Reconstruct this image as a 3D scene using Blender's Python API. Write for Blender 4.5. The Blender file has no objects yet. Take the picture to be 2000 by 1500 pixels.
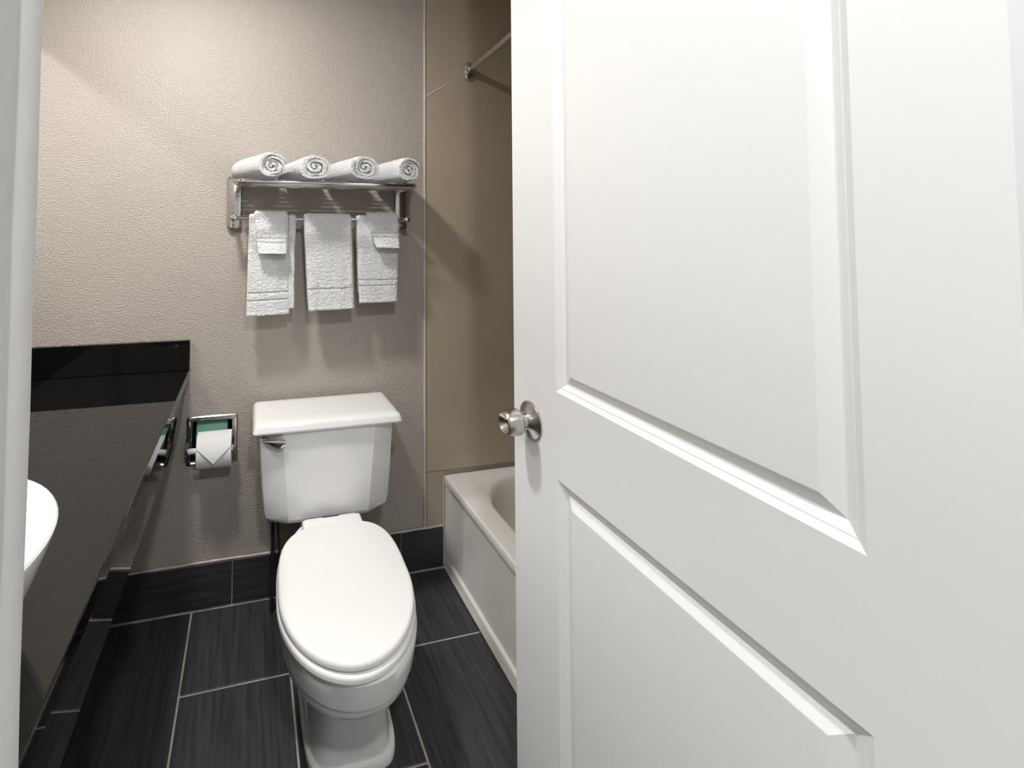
import bpy, bmesh, math, random
import numpy as np
from mathutils import Vector, Matrix, noise

random.seed(4)
S = bpy.context.scene
COL = S.collection

# ------------------------------------------------------------------ camera
F, PX, PY = 905.15, 708.8, 414.8
yaw, pitch, roll = .2374, .0393, .0043
fw = Vector((math.sin(yaw) * math.cos(pitch), math.cos(yaw) * math.cos(pitch), math.sin(pitch)))
rt0 = Vector((math.cos(yaw), -math.sin(yaw), 0))
up0 = rt0.cross(fw)
rt = rt0 * math.cos(roll) + up0 * math.sin(roll)
up = up0 * math.cos(roll) - rt0 * math.sin(roll)
cd = bpy.data.cameras.new('camera')
cam = bpy.data.objects.new('camera', cd)
COL.objects.link(cam)
m = Matrix((rt, up, -fw)).transposed().to_4x4()
m.translation = Vector((-.7394, -1.7083, 1.2812))
cam.matrix_world = m
cd.sensor_width = 36
cd.lens = F / 2000 * 36
cd.shift_x = (1000 - PX) / 2000
cd.shift_y = -(750 - PY) / 2000
cd.clip_start = .02
S.camera = cam

# ------------------------------------------------------------------ world, exposure
W = bpy.data.worlds.new('world')
S.world = W
W.use_nodes = True
W.node_tree.nodes['Background'].inputs[0].default_value = (.96, .99, 1, 1)
W.node_tree.nodes['Background'].inputs[1].default_value = .48
S.view_settings.view_transform = 'Standard'
S.view_settings.look = 'None'
S.view_settings.exposure = .20
S.view_settings.gamma = 1
S.cycles.caustics_reflective = False
S.cycles.blur_glossy = .6
S.cycles.sample_clamp_indirect = 8
S.cycles.max_bounces = 8
S.cycles.diffuse_bounces = 4
S.cycles.use_denoising = True
LAMP = 275.0          # radiance of the opal globe
LAMP2 = 330.0          # radiance of the light over the door

# ------------------------------------------------------------------ materials
def nd(nt, t, **kw):
    n = nt.nodes.new(t)
    for k, v in kw.items():
        if k in n.inputs.keys() if isinstance(k, str) else False:
            n.inputs[k].default_value = v
        else:
            setattr(n, k, v)
    return n

def mat(name, color, rough=.5, metal=0., spec=.5, coat=0., bump=None, sheen=0., var=None):
    """bump: list of (noise scale, strength, distance, stretch xyz); var: (scale, amount, stretch)"""
    M = bpy.data.materials.new(name)
    M.use_nodes = True
    nt = M.node_tree
    b = nt.nodes['Principled BSDF']
    b.inputs['Base Color'].default_value = (*color, 1)
    b.inputs['Roughness'].default_value = rough
    b.inputs['Metallic'].default_value = metal
    b.inputs['Specular IOR Level'].default_value = spec
    b.inputs['Coat Weight'].default_value = coat
    b.inputs['Coat Roughness'].default_value = .05
    if sheen:
        b.inputs['Sheen Weight'].default_value = sheen
        b.inputs['Sheen Roughness'].default_value = .6
    tc = nt.nodes.new('ShaderNodeTexCoord')
    def coords(st):
        mp = nt.nodes.new('ShaderNodeMapping')
        mp.inputs['Scale'].default_value = st
        nt.links.new(tc.outputs['Object'], mp.inputs['Vector'])
        return mp.outputs['Vector']
    last = None
    for sc, stg, dist, st in (bump or []):
        n = nt.nodes.new('ShaderNodeTexNoise')
        n.inputs['Scale'].default_value = sc
        n.inputs['Detail'].default_value = 2.5
        nt.links.new(coords(st), n.inputs['Vector'])
        bp = nt.nodes.new('ShaderNodeBump')
        bp.inputs['Strength'].default_value = stg
        bp.inputs['Distance'].default_value = dist
        nt.links.new(n.outputs['Fac'], bp.inputs['Height'])
        if last:
            nt.links.new(last, bp.inputs['Normal'])
        last = bp.outputs['Normal']
    if last:
        nt.links.new(last, b.inputs['Normal'])
    if var:
        sc, amt, st = var
        n = nt.nodes.new('ShaderNodeTexNoise')
        n.inputs['Scale'].default_value = sc
        n.inputs['Detail'].default_value = 5
        nt.links.new(coords(st), n.inputs['Vector'])
        r = nt.nodes.new('ShaderNodeValToRGB')
        r.color_ramp.elements[0].position = .3
        r.color_ramp.elements[1].position = .72
        r.color_ramp.elements[0].color = (*[c * (1 - amt) for c in color], 1)
        r.color_ramp.elements[1].color = (*[min(1, c * (1 + amt)) for c in color], 1)
        nt.links.new(n.outputs['Fac'], r.inputs['Fac'])
        nt.links.new(r.outputs['Color'], b.inputs['Base Color'])
    return M

O1 = (1, 1, 1)
M_WALL = mat('wall_paint', (.43, .383, .338), .36, bump=[(150, .95, .0038, (1, 1, 1.7)), (60, .35, .003, O1)], var=(3, .03, O1))
M_SURR = mat('surround_panel', (.43, .355, .265), .30, bump=[(160, .10, .001, O1)], var=(2.2, .08, O1))
M_SEAM = mat('caulk_seam', (.56, .50, .45), .3, bump=[(60, .4, .002, O1)])
M_CEIL = mat('ceiling_paint', (.72, .70, .67), .8)
M_FRONT = mat('front_wall_paint', (.50, .46, .42), .6)
M_TILE = mat('slate_tile', (.046, .045, .050), .42, bump=[(60, .30, .0012, (9, .6, 1)), (30, .15, .001, O1)], var=(14, .42, (6, .35, 1)))
M_BTILE = mat('slate_base_tile', (.036, .036, .041), .42, bump=[(60, .30, .0012, (.6, 1, 9))], var=(14, .4, (.35, 1, 6)))
M_GROUT = mat('grout', (.50, .45, .40), .9, bump=[(150, .5, .001, O1)], var=(12, .35, O1))
M_PORC = mat('porcelain', (.83, .82, .80), .09, spec=.5, coat=.3)
M_SEAT = mat('seat_plastic', (.86, .85, .83), .22, spec=.45)
M_TUB = mat('tub_enamel', (.86, .84, .80), .14, coat=.2)
M_CHROME = mat('chrome', (.66, .65, .63), .07, metal=1)
M_CHROME2 = mat('worn_chrome', (.62, .59, .56), .17, metal=1, bump=[(90, .3, .001, O1)])
M_STEEL = mat('brushed_steel', (.55, .52, .49), .24, metal=1, bump=[(200, .08, .0005, (1, 12, 12))])
M_DARKM = mat('dark_rubber', (.03, .022, .018), .5)
M_GRAN = mat('black_granite', (.004, .0037, .0037), .03, spec=.5)
M_TOWEL = mat('white_terry', (.90, .895, .885), .95, sheen=.25, bump=[(330, 1.0, .006, O1), (140, .7, .006, (1, 1, 1.6))])
M_PAPER = mat('tissue_paper', (.84, .83, .81), .95, bump=[(300, .25, .001, O1)])
M_GREEN = mat('green_wrap', (.30, .68, .50), .7, bump=[(60, .4, .002, O1)])
M_CORE = mat('cardboard', (.35, .25, .16), .9)
M_DOOR = mat('door_paint', (.84, .845, .84), .42, bump=[(700, .10, .0006, (1, 1, .5))])
M_JAMB = mat('jamb_paint', (.62, .615, .61), .45, bump=[(40, .30, .003, (1, 1, .45)), (260, .12, .001, O1)])
M_MIRROR = mat('mirror_silver', (.93, .93, .93), 0.0, metal=1)
M_PLAST = mat('white_plastic', (.82, .81, .79), .35)
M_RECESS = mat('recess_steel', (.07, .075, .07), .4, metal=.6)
M_PALE = mat('pale_line', (.75, .70, .62), .5)
M_HFLOOR = mat('hall_carpet', (.16, .14, .12), .95, bump=[(300, .6, .003, O1)])

def emit_mat(name, col, strength):
    M = bpy.data.materials.new(name)
    M.use_nodes = True
    nt = M.node_tree
    nt.nodes.remove(nt.nodes['Principled BSDF'])
    e = nt.nodes.new('ShaderNodeEmission')
    e.inputs[0].default_value = (*col, 1)
    e.inputs[1].default_value = strength
    nt.links.new(e.outputs[0], nt.nodes['Material Output'].inputs[0])
    return M
M_GLOBE = emit_mat('lit_opal_glass', (1, .99, .97), LAMP)
M_GLOBE2 = emit_mat('lit_opal_glass_added', (1, .985, .96), LAMP * .85)  # glow of the added lamp that replaces the mirrored one
M_LENS = emit_mat('lit_lens', (.97, .995, 1), LAMP2)

# ------------------------------------------------------------------ mesh helpers
def link(name, me, m, parent=None, smooth=False, loc=None):
    o = bpy.data.objects.new(name, me)
    if m is not None and not me.materials:
        me.materials.append(m)
    COL.objects.link(o)
    if loc is not None:
        o.location = loc
    if parent is not None:
        o.parent = parent
    if smooth:
        for p in me.polygons:
            p.use_smooth = True
        if smooth != True:
            me.set_sharp_from_angle(angle=math.radians(smooth))
    return o

def bm_mesh(bm, name='m'):
    bmesh.ops.recalc_face_normals(bm, faces=bm.faces)
    me = bpy.data.meshes.new(name)
    bm.to_mesh(me)
    bm.free()
    return me

def add_box(bm, a, b, bev=0., seg=1):
    r = bmesh.ops.create_cube(bm, size=1)
    vs = r['verts']
    for v in vs:
        v.co = Vector([a[i] + (b[i] - a[i]) * (v.co[i] + .5) for i in range(3)])
    if bev:
        es = {e for v in vs for e in v.link_edges}
        bmesh.ops.bevel(bm, geom=list(es), offset=bev, segments=seg, affect='EDGES', profile=.5)

def box(name, a, b, m, parent=None, bev=0., seg=1, smooth=False):
    bm = bmesh.new()
    add_box(bm, a, b, bev, seg)
    return link(name, bm_mesh(bm), m, parent, smooth)

def add_loft(bm, rings, cap0=True, cap1=True, closed=True):
    rv = [[bm.verts.new(p) for p in r] for r in rings]
    n = len(rv[0])
    for a, b in zip(rv, rv[1:]):
        for i in range(n if closed else n - 1):
            j = (i + 1) % n
            try:
                bm.faces.new((a[i], a[j], b[j], b[i]))
            except ValueError:
                pass
    if cap0:
        bm.faces.new(rv[0][::-1])
    if cap1:
        bm.faces.new(rv[-1])
    return rv

def loft(name, rings, m, parent=None, cap0=True, cap1=True, smooth=40):
    bm = bmesh.new()
    add_loft(bm, rings, cap0, cap1)
    return link(name, bm_mesh(bm), m, parent, smooth)

def frame_for(d):
    d = d.normalized()
    u = Vector((0, 0, 1)) if abs(d.z) < .9 else Vector((0, 1, 0))
    a = d.cross(u).normalized()
    return a, a.cross(d).normalized()

def add_lathe(bm, prof, o, d, n=32, cap0=True, cap1=True):
    """prof: list of (distance along d, radius)"""
    o, d = Vector(o), Vector(d).normalized()
    a, b = frame_for(d)
    add_loft(bm, [[o + d * t + (a * math.cos(2 * math.pi * i / n) + b * math.sin(2 * math.pi * i / n)) * max(r, 1e-5)
                   for i in range(n)] for t, r in prof], cap0, cap1)

def lathe(name, prof, o, d, m, parent=None, n=32, smooth=40):
    bm = bmesh.new()
    add_lathe(bm, prof, o, d, n)
    return link(name, bm_mesh(bm), m, parent, smooth)

def add_tube(bm, pts, r, n=10, flat=(1, 1)):
    pts = [Vector(p) for p in pts]
    rings = []
    a = None
    for i, p in enumerate(pts):
        d = (pts[min(i + 1, len(pts) - 1)] - pts[max(i - 1, 0)]).normalized()
        if a is None:
            a, b = frame_for(d)
        else:
            a = (a - d * a.dot(d)).normalized()
            b = a.cross(d).normalized()
        rr = r[i] if isinstance(r, (list, tuple)) else r
        rings.append([p + (a * math.cos(2 * math.pi * k / n) * flat[0] + b * math.sin(2 * math.pi * k / n) * flat[1]) * rr for k in range(n)])
    add_loft(bm, rings)

def tube(name, pts, r, m, parent=None, n=10, flat=(1, 1)):
    bm = bmesh.new()
    add_tube(bm, pts, r, n, flat)
    return link(name, bm_mesh(bm), m, parent, 50)

def smooth_path(pts, k=6):
    """Catmull-Rom"""
    P = [Vector(p) for p in pts]
    P = [P[0] * 2 - P[1]] + P + [P[-1] * 2 - P[-2]]
    out = []
    for i in range(1, len(P) - 2):
        for s in range(k):
            t = s / k
            out.append(.5 * ((2 * P[i]) + (P[i + 1] - P[i - 1]) * t + (2 * P[i - 1] - 5 * P[i] + 4 * P[i + 1] - P[i + 2]) * t * t
                             + (3 * P[i] - P[i - 1] - 3 * P[i + 1] + P[i + 2]) * t ** 3))
    out.append(P[-2])
    return out

def rrect(cx, cy, hx, hy, r, n=6):
    """rounded rectangle outline (list of x, y)"""
    out = []
    for k, (sx, sy) in enumerate(((1, 1), (-1, 1), (-1, -1), (1, -1))):
        for i in range(n + 1):
            a = math.pi / 2 * (k + i / n)
            out.append((cx + sx * (hx - r) + r * math.cos(a), cy + sy * (hy - r) + r * math.sin(a)))
    return out

def thing(name, label, cat, loc=(0, 0, 0), group=None):
    o = bpy.data.objects.new(name, None)
    o.empty_display_size = .05
    COL.objects.link(o)
    o.location = loc
    return tag(o, label, cat, group)

def tag(o, label, cat, group=None):
    o['label'] = label
    o['category'] = cat
    if group:
        o['group'] = group
    return o

def struct(o, label=None):
    o['kind'] = 'structure'
    if label:
        o['label'] = label
    return o

# ------------------------------------------------------------------ the room
XL, XR, YF, ZC = -1.512, .76, -1.47, 2.44       # left wall, right wall, front wall (inner), ceiling
YO = -1.595                                       # hall side of the front wall
JX, DXJ = -.8338, -.099                            # door opening
W = .3048
XA0 = -2.36

# floor: grout bed with separate tiles
fl = struct(box('floor', (XA0 - .1, YF - .15, -.06), (XR + .1, .1, -.0025), M_GROUT), 'dark slate-look tile floor with pale grout')
tm = {}
def tile(x0, x1, y0, y1, m, parent, nm='tile'):
    key = (round(x1 - x0, 4), round(y1 - y0, 4), m.name)
    if key not in tm:
        bm = bmesh.new()
        add_box(bm, (0, 0, -.012), (x1 - x0, y1 - y0, 0), .0012)
        tm[key] = bm_mesh(bm, 'tile')
    o = link(nm, tm[key], m, parent)
    o.location = (x0, y0, random.uniform(-.0004, .0004))
    return o
g = .0029
cols = [0, -W, -2 * W, -3 * W, -4 * W, XL]
offs = [-W, -2 * W, -W, -2 * W, -W]
for c in range(5):
    xa, xb = cols[c + 1], cols[c]
    ys = [-.014, offs[c]]
    while ys[-1] > YF - .11:
        ys.append(max(ys[-1] - 2 * W, YF - .13))
    for y1, y0 in zip(ys, ys[1:]):
        tile(xa + g, xb - g, y0 + g, y1 - g, M_TILE, fl)

# back wall with the hole for the recessed paper holder
HX0, HX1, HZ0, HZ1 = -.928, -.790, .490, .626
bm = bmesh.new()
add_box(bm, (XA0 - .1, 0, -.06), (HX0, .14, ZC + .1))
add_box(bm, (HX1, 0, -.06), (XR + .1, .14, ZC + .1))
add_box(bm, (HX0, 0, -.06), (HX1, .14, HZ0))
add_box(bm, (HX0, 0, HZ1), (HX1, .14, ZC + .1))
add_box(bm, (HX0, .12, HZ0), (HX1, .14, HZ1))
wb = struct(link('wall_back', bm_mesh(bm), M_WALL), 'taupe orange-peel painted back wall')
# brown wall panels of the tub surround (on the back wall)
SX = -.070
box('panel', (SX, -.005, .357), (XR, .001, ZC), M_SURR, wb, .001)
box('panel', (SX, -.005, .0), (-.004, .001, .3545), M_SURR, wb, .001)
pts = [(-.0775 + .0012 * noise.noise((0, 0, z * 9)), -.002, z) for z in np.linspace(.15, ZC, 60)]
tube('corner_bead', pts, .0055, M_SEAM, wb, 8)
sc = [Vector((-.0705, -.0056, 1.812)), Vector((-.020, -.0056, 1.846)), Vector((.035, -.0056, 1.879)), Vector((.075, -.0056, 1.905))]
tube('pale_line', sc, [.0022, .0022, .0008, .0005], M_PALE, wb, 6)  # thin pale slanted line on the surround panel

wr = struct(box('wall_right', (XR, YF, -.06), (XR + .1, .0, ZC + .1), M_SURR), 'brown tub surround side wall')
# vanity wall: opening and alcove added in place of the mirror's reflected light
OZ0, OZ1, OY0, OY1 = .912, 1.962, YF + .03, -.02
XA = -2.36
bm = bmesh.new()
add_box(bm, (XL - .02, YF, -.06), (XL, .0, OZ0))
add_box(bm, (XL - .02, YF, OZ1), (XL, .0, ZC + .02))
add_box(bm, (XL - .02, YF, OZ0), (XL, OY0, OZ1))
add_box(bm, (XL - .02, OY1, OZ0), (XL, .0, OZ1))
wl = struct(link('wall_left', bm_mesh(bm), M_WALL), 'taupe wall behind the vanity with an added opening in place of its mirror')
ce = struct(box('ceiling', (XA - .1, YF - .0, ZC), (XR + .1, .0, ZC + .1), M_CEIL), 'plain white ceiling')
struct(box('wall_alcove_added', (XA - .1, YF, -.06), (XA, .0, ZC), M_WALL), 'far wall of an added, unseen alcove around the stand-in lamp')  # unseen alcove wall, added behind the stand-in lamp
HD = 2.36  # doorway and door made extra tall so the hall lamp shines in
bm = bmesh.new()
add_box(bm, (XA0 - .1, YO, -.06), (JX - .02, YF, ZC + .1))
add_box(bm, (DXJ + .02, YO, -.06), (XR + .1, YF, ZC + .1))
add_box(bm, (JX - .02, YO, HD + .02), (DXJ + .02, YF, ZC + .1))
wf = struct(link('wall_front', bm_mesh(bm), M_FRONT), 'wall with the doorway towards the hall')
struct(box('ceiling_hall', (XL - .3, -3.2, ZC), (XR + .3, YO + .001, ZC + .1), M_CEIL), 'plain white hall ceiling')
hf = struct(box('floor_hall', (XL - .3, -3.2, -.06), (XR + .3, YF - .151, -.004), M_HFLOOR), 'hall floor outside the bathroom')

# base tiles on the back wall
bb = struct(box('baseboard_back', (XL, -.008, -.002), (-.002, .0, .1465), M_GROUT), 'dark slate tile base along the back wall')
bj = [XL, -1.394, -.785, -.176, -.006]
for x0, x1 in zip(bj, bj[1:]):
    bm = bmesh.new()
    add_box(bm, (x0 + .0015, -.0135, .0035), (x1 - .0015, -.004, .149), .0012)
    link('tile', bm_mesh(bm), M_BTILE, bb)
# ragged paint / caulk line on top of the base tiles
pts = [(x, -.007, .1515 + .0022 * noise.noise((x * 14, 0, 1.7))) for x in np.linspace(XL, -.004, 110)]
tube('caulk_line', pts, [.0042 + .002 * noise.noise((p[0] * 22, 3.1, 0)) for p in pts], M_SEAM, bb, 8)

# left jamb with its stop (trim) and right jamb, head
def jamb(bm, x, s):
    """s: +1 faces +x"""
    w = .02
    prof = [(x, YF), (x, YF - .014), (x - s * .0010, YF - .0165), (x - s * .0010, YF - .0185), (x - s * .0001, YF - .021),
            (x - s * .0001, YO + .012), (x - s * .002, YO)]
    prof = [(x - s * .003, YF + .0045), (x - s * .0008, YF + .003)] + prof
    zs = np.linspace(-.004, HD, 60)
    rings = []
    for z in zs:
        r = []
        for i, (a, b) in enumerate(prof):
            wv = .0010 * noise.noise((b * 30, z * 5, x)) + .0005 * noise.noise((b * 60, z * 26, x))
            r.append((a + s * wv, b + wv, z))
        r += [(x - s * w, YO, z), (x - s * w, YF + .0045, z)]
        rings.append(r)
    add_loft(bm, rings)
bm = bmesh.new()
jamb(bm, JX, 1)
struct(link('trim_1', bm_mesh(bm), M_JAMB, None, 35), 'thickly painted white door jamb at the left edge')
bm = bmesh.new()
add_box(bm, (DXJ, YO, -.004), (DXJ + .02, YF - .001, HD), .001)
struct(link('trim_2', bm_mesh(bm), M_JAMB), 'white hinge-side door jamb')
struct(box('trim_3', (JX - .02, YO, HD), (DXJ + .02, YF, HD + .02), M_JAMB), 'white head jamb over the doorway')

# ------------------------------------------------------------------ door
DX, DT = -.134, .035
DY0, DY1, DZ0, DZ1 = -.7215, YF + .002, .010, 2.35
dr = struct(thing('door_1', 'white two-panel door standing open at a right angle', 'door', (DXJ, YF, 0)), None)
del dr['category']
PY0, PY1 = -.8755, -1.3630
panels = [(.2, .7835), (.957, 2.21)]
prof = [(0, 0), (.0075, .0046), (.0085, .0052), (.0105, .0056), (.019, .0112), (.0205, .0122), (.0225, .0122), (.0395, .0030), (.041, .0026)]
bm = bmesh.new()
# flat of the face: grid of cells except the panels
ysg = [DY0, PY0, PY1, DY1]
zsg = [DZ0, panels[0][0], panels[0][1], panels[1][0], panels[1][1], DZ1]
vt = {}
def V(y, z, d=0):
    k = (round(y, 5), round(z, 5), round(d, 5))
    if k not in vt:
        vt[k] = bm.verts.new((DX + d, y, z))
    return vt[k]
for i in range(3):
    for j in range(5):
        if i == 1 and j in (1, 3):
            continue
        bm.faces.new((V(ysg[i], zsg[j]), V(ysg[i + 1], zsg[j]), V(ysg[i + 1], zsg[j + 1]), V(ysg[i], zsg[j + 1])))
for z0, z1 in panels:
    for (o0, d0), (o1, d1) in zip(prof, prof[1:]):
        A = [(PY0 - o0, z0 + o0), (PY1 + o0, z0 + o0), (PY1 + o0, z1 - o0), (PY0 - o0, z1 - o0)]
        B = [(PY0 - o1, z0 + o1), (PY1 + o1, z0 + o1), (PY1 + o1, z1 - o1), (PY0 - o1, z1 - o1)]
        for k in range(4):
            l = (k + 1) % 4
            bm.faces.new((V(*A[k], d0), V(*A[l], d0), V(*B[l], d1), V(*B[k], d1)))
    o, d = prof[-1]
    bm.faces.new((V(PY0 - o, z0 + o, d), V(PY1 + o, z0 + o, d), V(PY1 + o, z1 - o, d), V(PY0 - o, z1 - o, d)))
# edges and the other side
c = [(DY0, DZ0), (DY1, DZ0), (DY1, DZ1), (DY0, DZ1)]
bk = [bm.verts.new((DX + DT, y, z)) for y, z in c]
bm.faces.new(bk)
fr = [V(y, z) for y, z in c]
edge_front = {0: [V(y, DZ0) for y in ysg], 1: [V(DY1, z) for z in zsg], 2: [V(y, DZ1) for y in ysg[::-1]], 3: [V(DY0, z) for z in zsg[::-1]]}
for k in range(4):
    bm.faces.new([bk[k], *edge_front[k], bk[(k + 1) % 4]])
slab = link('door_slab', bm_mesh(bm), M_DOOR, dr)
slab.location = (-DXJ, -YF, 0)
KY, KZ = -.788, .866
kp = Vector((0, KY, KZ))
def knob_set(side):
    d = (-1, 0, 0) if side else (1, 0, 0)
    x = DX if side else DX + DT
    o = (x - DXJ, KY - YF, KZ)
    k = lathe('door_knob', [(.006, .0165), (.020, .0145), (.026, .0150), (.0285, .0170), (.030, .0240), (.034, .0278), (.048, .0280),
                            (.060, .0252), (.0655, .0226), (.067, .0208), (.0655, .0190), (.057, .0090), (.0545, .0050), (.054, .0001)],
              o, d, M_STEEL, dr, 40, 30)
    lathe('rosette', [(0, .0402), (.003, .0402), (.0042, .0390), (.0050, .0370), (.0085, .029), (.013, .0215), (.016, .0180), (.017, .0001)],
          o, d, M_STEEL, k, 44, 30)
    if side:
        box('key_slot', (o[0] - .0552, o[1] - .0008, o[2] - .0032), (o[0] - .0542, o[1] + .0008, o[2] + .0032), M_DARKM, k)
knob_set(True)
knob_set(False)
box('latch_plate', (DX + .006 - DXJ, DY0 - YF - .0005, KZ - .028), (DX + .029 - DXJ, DY0 - YF + .0012, KZ + .028), M_STEEL, dr, .0008)
for z in (.25, 1.15, 2.1):
    tube('hinge', [(.004, .006, z - .045), (.004, .006, z + .045)], .006, M_STEEL, dr, 10)

# ------------------------------------------------------------------ bathtub
tb = thing('bathtub', 'cream white enamel bathtub with a straight apron beside the toilet', 'bathtub', (XR / 2, YF / 2, 0))
def toff(o):
    o.location = (-XR / 2, -YF / 2, 0)
    return o
TH = .339
TX0, TX1, TY0, TY1 = .0, XR - .003, YF + .003, -.0075
# apron: profile swept along y, with a flat border at the ends
ap = [(.03, .0), (.0, .0), (.0, .030), (.002, .033), (.010, .036), (.010, .294), (.008, .302), (.002, .308), (.0005, .312), (.0, .327), (.0025, .335), (.0075, TH - .0003), (.012, TH - .0005), (.03, TH - .02)]
apf = [(.03, .0), (.0, .0), (.0, .030), (.001, .033), (.002, .038), (.002, .288), (.002, .300), (.002, .306), (.0005, .312), (.0, .327), (.0025, .335), (.0075, TH - .0003), (.012, TH - .0005), (.03, TH - .02)]
rings = []
for y, k in ((TY1, 0), (TY1 - .050, 0), (TY1 - .066, 1), (TY0 + .066, 1), (TY0 + .05, 0), (TY0, 0)):
    pr = ap if k else apf
    rings.append([(x, y, z) for x, z in pr])
toff(loft('apron', rings, M_TUB, tb, smooth=30))
# rim and basin
N = 96
ox, oy, hx, hy = .402, YF / 2, .321, .682
def opening(s, z, *_):
    ins = hx * (1 - s)
    return [(x, y_, z) for x, y_ in rrect(ox, oy, hx - ins, hy - ins, max(.02, min(.205, hx - ins - .002)), 23)]
def rect_ring(z, ins=0.):
    r = []
    for (x, y, _) in opening(1, z):
        dx, dy = x - ox, y - oy
        tx = ((TX1 - ins if dx > 0 else TX0 + ins + .0072) - ox) / dx if abs(dx) > 1e-6 else 1e9
        ty = ((TY1 - ins if dy > 0 else TY0 + ins) - oy) / dy if abs(dy) > 1e-6 else 1e9
        t = min(tx, ty)
        r.append((ox + dx * t, oy + dy * t, z))
    return r
rings = [rect_ring(TH - .004), rect_ring(TH), opening(1.03, TH), opening(1.0, TH - .0015), opening(.982, TH - .008), opening(.965, TH - .022),
         opening(.94, .24, 3.0), opening(.90, .13, 3.1), opening(.84, .075, 3.2), opening(.72, .055, 3.2), opening(.3, .052, 2.6)]
toff(loft('basin', rings, M_TUB, tb, cap0=False, smooth=50))
toff(tube('caulk_line', [(-.0045, y, .004) for y in np.linspace(-.02, YF + .01, 20)], .0045, M_SEAM, tb, 8))
toff(tube('caulk_line', [(-.003, -.007, z) for z in np.linspace(.01, TH + .002, 12)], .004, M_SEAM, tb, 8))

# shower rod
rod = thing('shower_curtain_rod', 'chrome shower curtain rod on a wall bracket above the bathtub', 'curtain rod', (.11, 0, 1.93))
y = np.linspace(0, 1, 30)
rp = [(-.075 * math.sin(math.pi * t) * min(1, t * 1.0) , -.012 + (YF + .024) * t, .012 * math.sin(math.pi * t)) for t in y]
tube('rod', rp, .0125, M_CHROME2, rod, 16)
for yy, s in ((-.005, -1), (YF, 1)):
    rings = []
    for d, k in ((0, 1), (.005, 1), (.010, .9), (.013, .72)):
        rings.append([(px_ , yy + s * d, pz_) for px_, pz_ in rrect(0, -.004, .0165 * k, .038 * k, .0150 * k, 6)])
    fl_ = loft('bracket', rings, M_CHROME, rod, smooth=35)
    lathe('socket', [(0, .0165), (.024, .0165), (.026, .0145)], (0, yy + s * .008, 0), (0, s, 0), M_CHROME, fl_, 20)

# ------------------------------------------------------------------ vanity
CZ = .804
vn = thing('vanity_counter', 'polished black granite vanity counter with a polished front apron', 'counter', ((XL - .936) / 2, YF / 2, CZ))
vo = Vector((-(XL - .936) / 2, -YF / 2, -CZ))
def voff(o):
    o.location = vo
    return o
voff(box('countertop', (XL + .001, YF + .002, CZ - .03), (-.936, -.001, CZ), M_GRAN, vn, .0015, 2))
voff(box('side_splash', (XL + .001, -.020, CZ + .0005), (-.936, -.0005, CZ + .100), M_GRAN, vn, .0012))
voff(box('rear_splash', (XL + .001, YF + .002, CZ + .0005), (XL + .020, -.0205, CZ + .100), M_GRAN, vn, .0012))
rings = []
for yv in (-.001, YF + .002):
    rings.append([(-.949, yv, CZ - .0305), (-.9605, yv, CZ - .190), (-.9635, yv, CZ - .193), (-.9815, yv, CZ - .193), (-.970, yv, CZ - .0305)])
voff(loft('apron', rings, M_GRAN, vn, smooth=20))
voff(tube('caulk_line', [(-.934, -.004, CZ + .004), (-.9335, -.004, CZ + .05), (-.934, -.004, CZ + .099)], .0022, M_SEAM, vn, 6))

# vessel sink
SXc, SYc, SR = -1.141, -1.108, .185
sk = thing('vessel_sink', 'round white vessel sink standing on the black counter', 'sink', (SXc, SYc, CZ))
pr = [(0, .0001), (.0005, .112), (.004, .120), (.03, .142), (.07, .164), (.105, .178), (.121, .184), (.126, .185), (.129, .183), (.1285, .178), (.12, .172),
      (.085, .150), (.05, .118), (.028, .075), (.022, .03), (.0205, .022)]
lathe('bowl', pr, (0, 0, 0), (0, 0, 1), M_PORC, sk, 64, 40)
lathe('drain', [(.0206, .0215), (.024, .021), (.025, .017), (.0245, .0001)], (0, 0, 0), (0, 0, 1), M_CHROME, sk, 24)

# lamp on the ceiling
AX, AY, AZ = -.985, -.680, 2.335
def drum_lamp(label, x, m):
    lp = thing('ceiling_light', label, 'lamp', (x, AY, ZC), 'drum lamps on the ceiling')
    lathe('drum', [(0, .095), (ZC - AZ - .006, .095), (ZC - AZ, .092), (ZC - AZ, .0885), (ZC - AZ - .026, .0880), (ZC - AZ - .028, .0001)], (0, 0, 0), (0, 0, -1), M_PLAST, lp, 40, 30)
    lathe('lens', [(-.008, .0825), (.0, .0815), (.004, .070), (.007, .048), (.0085, .022), (.009, .0001)], (0, 0, AZ - ZC + .016), (0, 0, -1), m, lp, 32, 60)
drum_lamp('small round drum lamp on the bathroom ceiling', AX, M_GLOBE)
drum_lamp('added unseen drum lamp standing in for the mirror image of the ceiling lamp', 2 * XL - AX, M_GLOBE2)  # added lamp, unseen: gives the light a vanity mirror would reflect
# lamp on the hall ceiling, shining in through the doorway
HZL = 2.28
dl = thing('hall_light', 'small round lamp on the hall ceiling outside the doorway', 'lamp', (-.60, -2.05, ZC))
lathe('drum', [(0, .080), (ZC - HZL - .006, .080), (ZC - HZL, .078), (ZC - HZL, .070), (ZC - HZL - .012, .0695), (ZC - HZL - .014, .0001)], (0, 0, 0), (0, 0, -1), M_PLAST, dl, 36, 30)
lathe('lens', [(-.010, .0690), (.0, .068), (.010, .062), (.022, .048), (.030, .026), (.032, .0001)], (0, 0, HZL - ZC), (0, 0, -1), M_LENS, dl, 28, 60)

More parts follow.
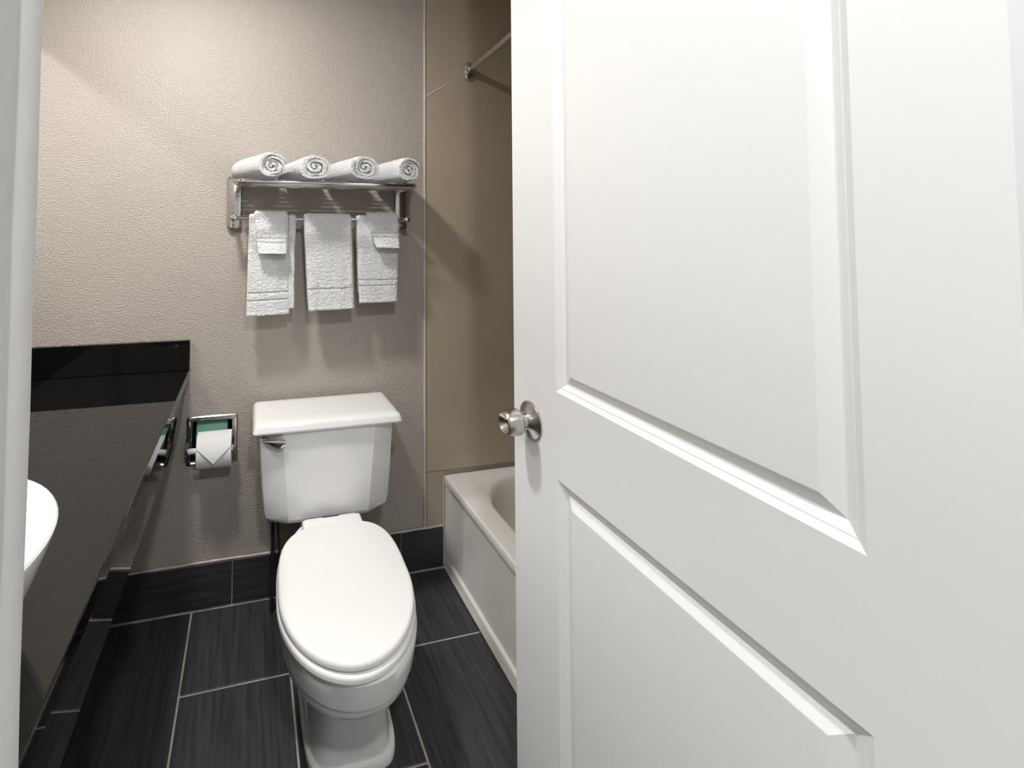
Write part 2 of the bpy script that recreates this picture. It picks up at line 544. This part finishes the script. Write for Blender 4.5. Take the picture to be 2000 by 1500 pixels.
# ------------------------------------------------------------------ toilet
TX = -.487
tl = thing('toilet', 'white porcelain toilet with closed lid between vanity and bathtub', 'toilet', (TX, -.40, 0))
tlo = Vector((0, .40, 0))       # children are written with x about the centre line and y in room coordinates
def tof(o):
    o.location = tlo
    return o
def egg(z, hw, yb, yf, e=2.0, n=56, ym=None, eb=None, dx=0., sk=0.):
    """outline: x half width, back y (near wall), front y; widest at ym"""
    ym = (yb + yf) / 2 if ym is None else ym
    r = []
    for i in range(n):
        a = 2 * math.pi * i / n
        ca, sa = math.cos(a), math.sin(a)
        ee = e if sa < 0 else (eb or e)
        x = hw * math.copysign(abs(ca) ** (2 / ee), ca)
        yy = ym + ((yb - ym) if sa > 0 else (ym - yf)) * math.copysign(abs(sa) ** (2 / ee), sa)
        r.append((x + dx + sk * (yy + .29), yy, z))
    return r
# bowl and pedestal
RZ = .366
FT = .0065
rings = [egg(.0, .1155, -.10, -.600, 5.5, ym=-.36, dx=FT), egg(.010, .1165, -.10, -.601, 5.5, ym=-.36, dx=FT), egg(.017, .1150, -.10, -.598, 5.5, ym=-.36, dx=FT), egg(.021, .108, -.105, -.590, 5, ym=-.36, dx=FT),
         egg(.050, .104, -.11, -.591, 4.6, ym=-.36, dx=FT), egg(.100, .098, -.11, -.584, 4.2, ym=-.36, dx=FT), egg(.150, .094, -.11, -.572, 3.6, ym=-.37, dx=.003),
         egg(.180, .096, -.11, -.572, 3.0, ym=-.40, dx=.001), egg(.205, .108, -.12, -.606, 2.6, ym=-.44), egg(.224, .126, -.15, -.658, 2.3, ym=-.48, dx=-.002),
         egg(.240, .141, -.17, -.702, 2.15, ym=-.50, dx=-.004), egg(.254, .150, -.18, -.724, 2.1, ym=-.52, dx=-.006), egg(.270, .155, -.19, -.735, 2.1, ym=-.53, dx=-.007),
         egg(.290, .1580, -.19, -.7415, 2.05, ym=-.53, dx=-.007), egg(.2945, .1580, -.19, -.7415, 2.05, ym=-.53, dx=-.007), egg(.2985, .163, -.19, -.749, 2.05, ym=-.53, dx=-.007), egg(.330, .1665, -.19, -.757, 2.05, ym=-.53, dx=-.007),
         egg(.358, .168, -.19, -.762, 2.05, ym=-.53, dx=-.007), egg(RZ, .165, -.195, -.757, 2.05, ym=-.53, dx=-.007), egg(RZ, .14, -.23, -.720, 2.05, ym=-.53, dx=-.007)]
tof(loft('bowl', rings, M_PORC, tl, smooth=38))
# deck behind the bowl that carries the tank
rings = [[(x, y_, z) for x, y_ in rrect(0, -.17, hx_, .155, .04, 5)] for z, hx_ in ((.18, .075), (.24, .080), (.31, .084), (.352, .086), (RZ, .082))]
tof(loft('deck', rings, M_PORC, tl))
egg0 = egg
def egg_slab(name, z0, z1, hw, yb, yf, ym, m, parent, rnd=.006, e=1.97, eb=3.4):
    def egg(*a):
        return egg0(*a, 0., .040)
    R = [egg(z0, hw - rnd * .5, yb - rnd * .5, yf + rnd * .5, e, 72, ym, eb)]
    for t in (0, .25, .5, .75, 1):
        a = math.pi / 2 * t
        R.append(egg(z1 - rnd + rnd * math.sin(a), hw - rnd * (1 - math.cos(a)), yb - rnd * (1 - math.cos(a)), yf + rnd * (1 - math.cos(a)), e, 72, ym, eb))
    R.append(egg(z1 + .0012, hw * .5, yb + (ym - yb) * .5, yf + (ym - yf) * .5, e, 72, ym, eb))
    R.insert(1, egg(z0 + rnd * .4, hw, yb, yf, e, 72, ym, eb))
    return tof(loft(name, R, m, parent, smooth=50))
seat = egg_slab('seat', RZ + .003, RZ + .019, .1705, -.292, -.769, -.54, M_SEAT, tl, .007)
lid = egg_slab('seat_lid', RZ + .0225, RZ + .0405, .1670, -.300, -.763, -.54, M_SEAT, tl, .009)
for s in (-1, 1):
    h = box('hinge', (s * .052 - .030, -.285, RZ + .001), (s * .052 + .030, -.255, RZ + .034), M_SEAT, tl, .007, 3, 40)
    tof(h)
tof(box('hinge_bar', (-.0905, -.345, RZ + .016), (.0905, -.268, RZ + .0400), M_SEAT, tl, .008, 3, 40))
for s in (-1, 1):
    tof(lathe('bolt_cap', [(0, .014), (.006, .0135), (.012, .009), (.014, .0001)], (s * .098, -.36, .018), (0, 0, 1), M_PORC, tl, 16))
# tank
def tank_ring(z, hw, yb, yf, bow, ch):
    """plan outline: chamfer-faceted front"""
    cw = .126 + .022 * min(1, max(0, (z - .37) / .28))
    pts = [(-hw + .012, yb), (-hw + .003, yb - .003), (-hw, yb - .012), (-hw, yf + ch + .016), (-hw + .004, yf + ch + .004), (-hw + .016, yf + ch - .004),
           (-cw - .004, yf + .0022), (-cw, yf), (-cw + .012, yf - .0004), (0, yf - bow),
           (cw - .012, yf - .0004), (cw, yf), (cw + .004, yf + .0022), (hw - .016, yf + ch - .004), (hw - .004, yf + ch + .004), (hw, yf + ch + .016), (hw, yb - .012), (hw - .003, yb - .003), (hw - .012, yb)]
    return [(x, y_, z) for x, y_ in pts]
rings = [tank_ring(.366, .165, -.04, -.205, .002, .026), tank_ring(.372, .190, -.03, -.222, .002, .026), tank_ring(.385, .1985, -.025, -.230, .002, .026),
         tank_ring(.410, .2035, -.025, -.233, .002, .026), tank_ring(.50, .2105, -.025, -.236, .002, .026), tank_ring(.645, .2185, -.025, -.238, .002, .026), tank_ring(.664, .2185, -.025, -.238, .002, .026)]
tof(loft('tank', rings, M_PORC, tl, smooth=24))
def lid_ring(z, k, ins):
    return [(x, y_, z) for x, y_ in rrect(0, -.139, .2385 - ins, .116 - ins, max(.016 - ins * .3, .006), 6)]
rings = [lid_ring(.6600, 0, .010), lid_ring(.6605, 0, .003), lid_ring(.664, 0, .0), lid_ring(.669, 0, .0008), lid_ring(.6735, 0, .0035), lid_ring(.678, 0, .0045), lid_ring(.683, 0, .0075),
         lid_ring(.6865, 0, .013), lid_ring(.689, 0, .022), lid_ring(.690, 0, .045)]
tof(loft('tank_lid', rings, M_PORC, tl, smooth=50))
# flush lever
lv = tof(lathe('flush_lever', [(0, .011), (.006, .011), (.010, .008), (.020, .007)], (-.200, -.218, .637), (0, -1, 0), M_CHROME, tl, 18))
rings = []
for t in np.linspace(0, 1, 12):
    x = -.206 + .066 * t
    hh = .0045 + .0105 * max(0, math.sin(math.pi * min(1, t * .62 + .02))) ** 2.2 * (1 if t < .78 else max(.25, 1 - (t - .78) * 3.0))
    zc = .6375 - .004 * t - (hh - .0045) * .75
    yy = -.240 - .010 * t
    rings.append([(x, yy + .006 * math.sin(a), zc + hh * math.cos(a)) for a in np.linspace(0, 2 * math.pi, 12, endpoint=False)])
loft('handle', rings, M_CHROME, lv, smooth=60)
# supply line
tof(tube('supply_hose', smooth_path([(-.150, -.13, .372), (-.152, -.13, .30), (-.142, -.13, .20), (-.120, -.10, .13), (-.120, -.05, .115), (-.12, -.014, .115)], 6), .0042, M_DARKM, tl, 8))
tof(tube('supply_pipe', [(-.166, -.075, .372), (-.166, -.075, .10), (-.166, -.075, .0)], .0058, M_DARKM, tl, 8))

# ------------------------------------------------------------------ towel shelf
sh = thing('towel_shelf', 'chrome wall shelf with a towel bar above the toilet', 'towel shelf', (-.487, 0, 1.38))
so = Vector((.487, 0, -1.38))
def sof(o):
    o.location = so
    return o
BL, BR = -.797, -.178
RZs, RY = 1.4355, -.205
for bx in (BL, BR):
    rings = []
    for d, k in ((.0, 0), (.010, 0), (.016, .003), (.018, .008)):
        rings.append([(x, -d - .0005, z) for x, z in rrect(bx, 1.3785, .0255 - k, .0985 - k, .0240 - k, 7)])
    b = sof(loft('bracket', rings, M_CHROME2, sh, smooth=35))
    for zz in (1.302, 1.455):
        lathe('screw', [(0, .0055), (.0018, .0050), (.003, .0025), (.0031, .0001)], (bx, -.018, zz), (0, -1, 0), M_CHROME, b, 14)
# U-shaped rim rail
c = .022
def arc(cx, cy, r, a0, a1, n=6):
    return [(cx + r * math.cos(a0 + (a1 - a0) * i / n), cy + r * math.sin(a0 + (a1 - a0) * i / n), RZs) for i in range(n + 1)]
x0, x1 = BL + .012, BR - .006
path = [(x0, -.012, RZs), (x0, -.1, RZs)] + arc(x0 + c, RY + c, c, math.pi, 1.5 * math.pi) + arc(x1 - c, RY + c, c, 1.5 * math.pi, 2 * math.pi) + [(x1, -.1, RZs), (x1, -.012, RZs)]
sof(tube('rim_rail', path, .0068, M_CHROME, sh, 12, (.75, 1.15)))
for yb in (-.035, -.068, -.101, -.134, -.167):  # hidden under the towels; extra bars added to block light through the gaps
    sof(tube('shelf_bar', [(x0, yb, RZs), (x1, yb, RZs)], .0042, M_CHROME, sh, 8))
# towel bar on its two posts
BY, BZ = -.085, 1.3215
for bx in (BL, BR):
    sof(lathe('post', [(0, .010), (.05, .0085), (.070, .0085), (.079, .0110), (.091, .0110), (.094, .007)], (bx + (.004 if bx < -.5 else -.004), -.012, BZ), (0, -1, 0), M_CHROME, sh, 16))
sof(tube('towel_bar', [(BL, BY, BZ), (BR, BY, BZ)], .0062, M_CHROME, sh, 12))

# ------------------------------------------------------------------ hanging towels
def hung_towel(name, label, group, xt, xb, zb_f, zb_b, r, th, band, cat='towel', seed=0, tilt=0., xback=None, flare=0.):
    """xt / xb: (left, right) at the bar and at the hem; r: inner radius over the bar; th: thickness of the folded cloth"""
    cx = (xt[0] + xt[1]) / 2
    t = thing(name, label, cat, (cx, BY, BZ), group)
    prof = []                                      # (y, z, outward normal y, z) of the inner side
    nb, nf, na = 14, 130, 10
    for i in range(nb):
        prof.append((r, zb_b - BZ + (-(zb_b - BZ)) * i / nb, 1, 0, 0))
    for i in range(na + 1):
        a = math.pi * i / na
        prof.append((r * math.cos(a), r * math.sin(a), math.cos(a), math.sin(a), 0))
    for i in range(1, nf + 1):
        q = i / nf
        prof.append((-r, (zb_f - BZ) * q, -1, 0, q))
    nx = 44
    def surf(side):
        out = []
        for k in range(nx + 1):
            u = k / nx
            row = []
            ed = min(u, 1 - u) * nx                 # rounding of the side edges
            rd = .35 if ed < .5 else (.78 if ed < 1.5 else (.93 if ed < 2.5 else 1))
            for (y, z, ny, nz, q) in prof:
                d0 = min(1, max(0, (-z) / (BZ - zb_f)))
                xa = xt[0] + (xb[0] - xt[0]) * d0
                xc = xt[1] + (xb[1] - xt[1]) * d0
                if xback and ny > .5:
                    xa, xc = xback
                x = xa + (xc - xa) * u
                wob = .0030 * noise.noise((x * 22 + seed, z * 5, seed)) * (.25 + d0)
                off = th * rd * side * (.5 if False else 1) if side else 0
                if not side:
                    off = th * (1 - rd) * .5
                rel = 0
                if side:
                    rel = .0014 * noise.noise((x * 210, z * 210, seed * 3.1)) + .0011 * noise.noise((x * 90, z * 120, seed))
                    if q > 0:
                        zz = z + BZ
                        for b0, b1 in band:
                            if b0 < zz < b1:
                                rel = -.0034
                        if q > .965:
                            rel += .001
                    if q >= 1:
                        off *= .55
                row.append((x - cx, y + ny * (off + rel) - abs(wob) * (1 if q > 0 else 0) - (flare * d0 ** 1.25 * (.75 + .25 * math.sin(math.pi * u)) if q > 0 else 0), z + nz * (off + rel) + .0025 * noise.noise((x * 15, seed, 0)) * d0 + tilt * (u - .5) * d0))
            out.append(row)
        return out
    A, B = surf(0), surf(1)
    bm = bmesh.new()
    rings = [a[:] + b[::-1] for a, b in zip(A, B)]
    add_loft(bm, rings)
    bmesh.ops.triangulate(bm, faces=[f for f in bm.faces if len(f.verts) > 4])
    o = link('cloth', bm_mesh(bm), M_TOWEL, t, 70)
    return t
HG = 'hand towels on the towel bar'
hung_towel('hand_towel', 'white hand towel hanging nearest the vanity, under a folded washcloth', HG, (-.745, -.611), (-.750, -.606), .993, 1.02, .0068, .009, [(1.067, 1.0715), (1.043, 1.0475)], seed=1, tilt=.004)
hung_towel('hand_towel', 'white hand towel hanging in the middle with no washcloth on it', HG, (-.561, -.392), (-.541, -.379), 1.004, 1.05, .0068, .013, [(1.077, 1.0815)], seed=5, tilt=.004)
hung_towel('hand_towel', 'white hand towel hanging nearest the bathtub, under a folded washcloth', HG, (-.372, -.214), (-.362, -.219), 1.024, 1.06, .0068, .009, [(1.102, 1.1065), (1.082, 1.0865)], seed=9)
# second fold of the first towel peeping out at its side
fold = [o for o in COL.objects if o.name == 'hand_towel'][0]
cxf = (-.745 - .611) / 2
bm = bmesh.new()
# the fold lies behind the front layer and over the bar
prof2 = []
for i in range(28):
    prof2.append((-.0069, 1.015 + (BZ - 1.015) * i / 27))
for i in range(1, 9):
    a = math.pi - math.pi * i / 8
    prof2.append((.0069 * math.cos(a), BZ + .0069 * math.sin(a)))
for i in range(1, 12):
    prof2.append((.0069, BZ - .25 * i / 11))
rings = []
for i, (py, pz) in enumerate(prof2):
    a, b = prof2[max(0, i - 1)], prof2[min(len(prof2) - 1, i + 1)]
    dy, dz = b[0] - a[0], b[1] - a[1]
    l = math.hypot(dy, dz)
    ny, nz = -dz / l, dy / l
    x1_ = -.5885 + .003 * noise.noise((0, pz * 12, 4)) - .010 * max(0, 1.32 - pz)
    t0, t1 = .0001, .0075 + .001 * noise.noise((pz * 70, 1, 2))
    R = []
    for x, tt in ((-.6105, t0), (-.6105, t1), (x1_ - .003, t1), (x1_, (t0 + t1) / 2), (x1_ - .002, t0)):
        R.append((x - cxf, py + ny * tt, pz - BZ + nz * tt))
    rings.append(R)
add_loft(bm, rings)
link('fold', bm_mesh(bm), M_TOWEL, fold, 50)

def washcloth(label, xt, xb, zb, seed, r):
    hung_towel('washcloth', label, 'folded washcloths on the hand towels', xt, xb, zb, 1.235, r, .0085, [(zb + .050, zb + .0535), (zb + .036, zb + .0395)], 'washcloth', seed, -.004, None, .030)
washcloth('small folded white washcloth hung over the hand towel nearest the vanity', (-.728, -.616), (-.714, -.619), 1.203, 21, .0178)
washcloth('small folded white washcloth hung over the hand towel nearest the bathtub', (-.336, -.2195), (-.310, -.221), 1.221, 27, .0178)

# ------------------------------------------------------------------ rolled towels
def rolled_towel(label, front, rear, rad, turns, th, seed, start, sx=1.0, sxr=None):
    f, r_ = Vector(front), Vector(rear)
    base = (f + r_) / 2
    t = thing('rolled_towel', label, 'towel', (base.x, base.y, 1.443), 'rolled towels on the shelf')
    ax = (f - r_)
    L = ax.length
    d = ax.normalized()
    side = d.cross(Vector((0, 0, 1))).normalized()
    upv = side.cross(d)
    n = int(26 * turns)
    ns = 16
    rings = []
    rin = .006
    for s in range(ns + 1):
        q = s / ns                                   # 0 rear, 1 front
        sxq = sx + ((sxr or sx) - sx) * (1 - q)
        shrink = .93 if s in (0, ns) else (.985 if s in (1, ns - 1) else 1.0)
        O, I = [], []
        for i in range(n + 1):
            w = i / n
            a = start + 2 * math.pi * turns * w
            rr = rin + (rad - rin) * w
            pitch_ = (rad - rin) / turns
            wob = 1 + .07 * noise.noise((math.cos(a) * 1.2, math.sin(a) * 1.2, seed)) + .04 * noise.noise((w * 9, q * 2, seed))
            flat = 1.0
            for lst, r0 in ((O, rr), (I, rr - pitch_ * .74)):
                r0 = max(.0015, r0)
                if lst is I:
                    r0 = max(.001, r0)
                if math.sin(a) < 0 and w > .5:
                    p_ = 2.9
                    r0 *= (abs(math.cos(a)) ** p_ + abs(math.sin(a)) ** p_) ** (-1 / p_)
                x = r0 * wob * math.cos(a) * sxq
                z = r0 * wob * math.sin(a)
                z = z * .96 if z > 0 else z * .93
                rr_n = .0012 * noise.noise((x * 160, z * 160 + q * 30, seed * 2.3))
                push = shrink if w > .62 else 1
                ext = .008 * noise.noise((w * 5 * turns * .5, seed * 1.7, q)) * (1 if s in (0, ns) else 0)
                ext += (-.007 * (1 - w) if s == ns else 0)
                lst.append((x * push + rr_n, z * push + rr_n, ext))
        ring = O + I[::-1]
        c0 = r_ + ax * q
        rings.append([c0 + side * x + upv * z + d * e for x, z, e in ring])
    for R in rings:
        for v in R:
            # sag between the shelf bars
            if v.z < 1.458:
                k = .5 + .5 * noise.noise((v.x * 30, v.y * 26, seed))
                if -.19 < v.y < -.03:
                    v.z -= .014 * k * (1.458 - v.z) / .016
            v -= Vector((base.x, base.y, 1.443))
    bm = bmesh.new()
    rv = add_loft(bm, rings, False, False)
    n2 = len(rings[0])
    half = n2 // 2
    for R, rev in ((rv[0], True), (rv[-1], False)):
        for i in range(half - 1):
            q4 = (R[i], R[i + 1], R[n2 - 2 - i], R[n2 - 1 - i])
            try:
                bm.faces.new(q4[::-1] if rev else q4)
            except ValueError:
                pass
    link('cloth', bm_mesh(bm), M_TOWEL, t, 60)
rolled_towel('rolled white towel nearest the vanity, turned most to the side', (-.672, -.212, 1.488), (-.748, -.022, 1.487), .0480, 3.6, .01, 3, -1.2, 1.18, 1.62)
rolled_towel('rolled white towel, second from the vanity', (-.535, -.214, 1.490), (-.590, -.020, 1.488), .0490, 3.3, .01, 11, -2.2, 1.30, 1.50)
rolled_towel('rolled white towel, second from the bathtub and standing highest', (-.368, -.214, 1.494), (-.425, -.020, 1.490), .0520, 3.4, .01, 17, -2.0, 1.22, 1.42)
rolled_towel('rolled white towel nearest the bathtub', (-.214, -.214, 1.490), (-.250, -.020, 1.488), .0480, 3.6, .01, 23, -1.0, 1.02, 1.52)

# ------------------------------------------------------------------ paper holder, roll, spare roll
hx, hz = (HX0 + HX1) / 2, (HZ0 + HZ1) / 2
ph = thing('toilet_paper_holder', 'recessed chrome toilet paper holder in the wall beside the vanity', 'paper holder', (hx, 0, hz))
po = Vector((-hx, 0, -hz))
def pof(o):
    o.location = po
    return o
outer = [(.084, .0), (.084, .0025), (.081, .0055), (.075, .0065), (.071, .0035), (.0675, .004), (.0665, .002), (.0665, -.03)]
rings = []
for h, d in outer:
    rings.append([(x, -d - .0004, z) for x, z in rrect(hx, hz, h, h - .001, .008, 4)])
pof(loft('frame', rings, M_CHROME2, ph, False, False, 30))
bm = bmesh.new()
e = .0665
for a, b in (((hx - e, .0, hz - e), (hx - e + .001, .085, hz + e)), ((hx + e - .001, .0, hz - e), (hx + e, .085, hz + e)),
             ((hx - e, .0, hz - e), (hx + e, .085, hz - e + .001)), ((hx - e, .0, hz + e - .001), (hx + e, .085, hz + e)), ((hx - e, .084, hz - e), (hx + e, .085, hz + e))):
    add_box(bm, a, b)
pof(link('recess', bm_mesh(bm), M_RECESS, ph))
RYc, RZc, RR = -.046, .5435, .0565
for sx_ in (-1, 1):
    x = hx + sx_ * .0775
    rings = []
    for y_, hh in ((.0, .024), (-.012, .022), (-.035, .017), (-.052, .0125), (-.058, .007)):
        rings.append([(x + a, y_, RZc - .008 * (1 + y_ / .058) + b) for a, b in rrect(0, 0, .0045, hh, .004, 3)])
    pof(loft('arm', rings, M_CHROME2, ph, smooth=40))
pof(lathe('spindle', [(0, .0075), (.004, .0095), (.034, .0095), (.035, .0085), (.117, .0085), (.118, .0095), (.146, .0095), (.150, .0075)], (hx - .0745, RYc, RZc), (1, 0, 0), M_PLAST, ph, 20))

rx0, rx1 = -.902, -.792
rl = thing('toilet_paper_roll', 'white toilet paper roll with a folded point on the holder', 'paper roll', ((rx0 + rx1) / 2, RYc, RZc))
cxr = (rx1 - rx0) / 2
bm = bmesh.new()
n = 48
def circ(r, x):
    return [(x, r * math.cos(2 * math.pi * i / n), r * math.sin(2 * math.pi * i / n)) for i in range(n)]
add_loft(bm, [circ(.0215, -cxr), circ(RR - .001, -cxr), circ(RR, -cxr + .001), circ(RR, cxr - .001), circ(RR - .001, cxr), circ(.0215, cxr), circ(.0215, -cxr)], False, False)
bmesh.ops.remove_doubles(bm, verts=bm.verts, dist=1e-6)
link('paper', bm_mesh(bm), M_PAPER, rl, 35)
bm = bmesh.new()
add_loft(bm, [circ(.0212, -cxr), circ(.0212, cxr), circ(.0200, cxr), circ(.0200, -cxr), circ(.0212, -cxr)], False, False)
bmesh.ops.remove_doubles(bm, verts=bm.verts, dist=1e-6)
link('core', bm_mesh(bm), M_CORE, rl, 35)
# folded triangular end: a sheet that follows the roll and comes to a point
def flap(rr, a0, a1, wtop, tip, th, lf):
    bm = bmesh.new()
    rows = 14
    rings = []
    for i in range(rows + 1):
        q = i / rows
        ang = a0 + (a1 - a0) * q
        hw = wtop if q <= tip else max(.0006, wtop * (1 - (q - tip) / (1 - tip)))
        lift = rr + lf * max(0, (q - .4) / .6) ** 2
        R = []
        for k in range(9):
            R.append((-hw + 2 * hw * k / 8, -lift * math.cos(ang), lift * math.sin(ang)))
        for k in range(8, -1, -1):
            R.append((-hw + 2 * hw * k / 8, -(lift - th) * math.cos(ang), (lift - th) * math.sin(ang)))
        rings.append(R)
    add_loft(bm, rings)
    return bm_mesh(bm)
link('folded_end', flap(RR + .0022, 1.75, -.26, cxr - .0006, .62, .0012, .0095), M_PAPER, rl, 40)
link('under_sheet', flap(RR + .0006, 1.75, -.60, cxr - .018, .50, .0008, .0025), M_PAPER, rl, 40)

gr = thing('spare_paper_roll', 'green wrapped spare roll inside the recess behind the white roll', 'paper roll', (hx - .002, .048, hz - .002))
bm = bmesh.new()
gw = .053
rr = []
for x, k in ((-gw, .35), (-gw, .9), (-gw + .003, 1), (gw - .003, 1), (gw, .9), (gw, .35)):
    rr.append([(x, .034 * k * math.cos(a), .058 * k * math.copysign(abs(math.sin(a)) ** .7, math.sin(a))) for a in np.linspace(0, 2 * math.pi, 28, endpoint=False)])
add_loft(bm, rr)
link('wrapper', bm_mesh(bm), M_GREEN, gr, 40)
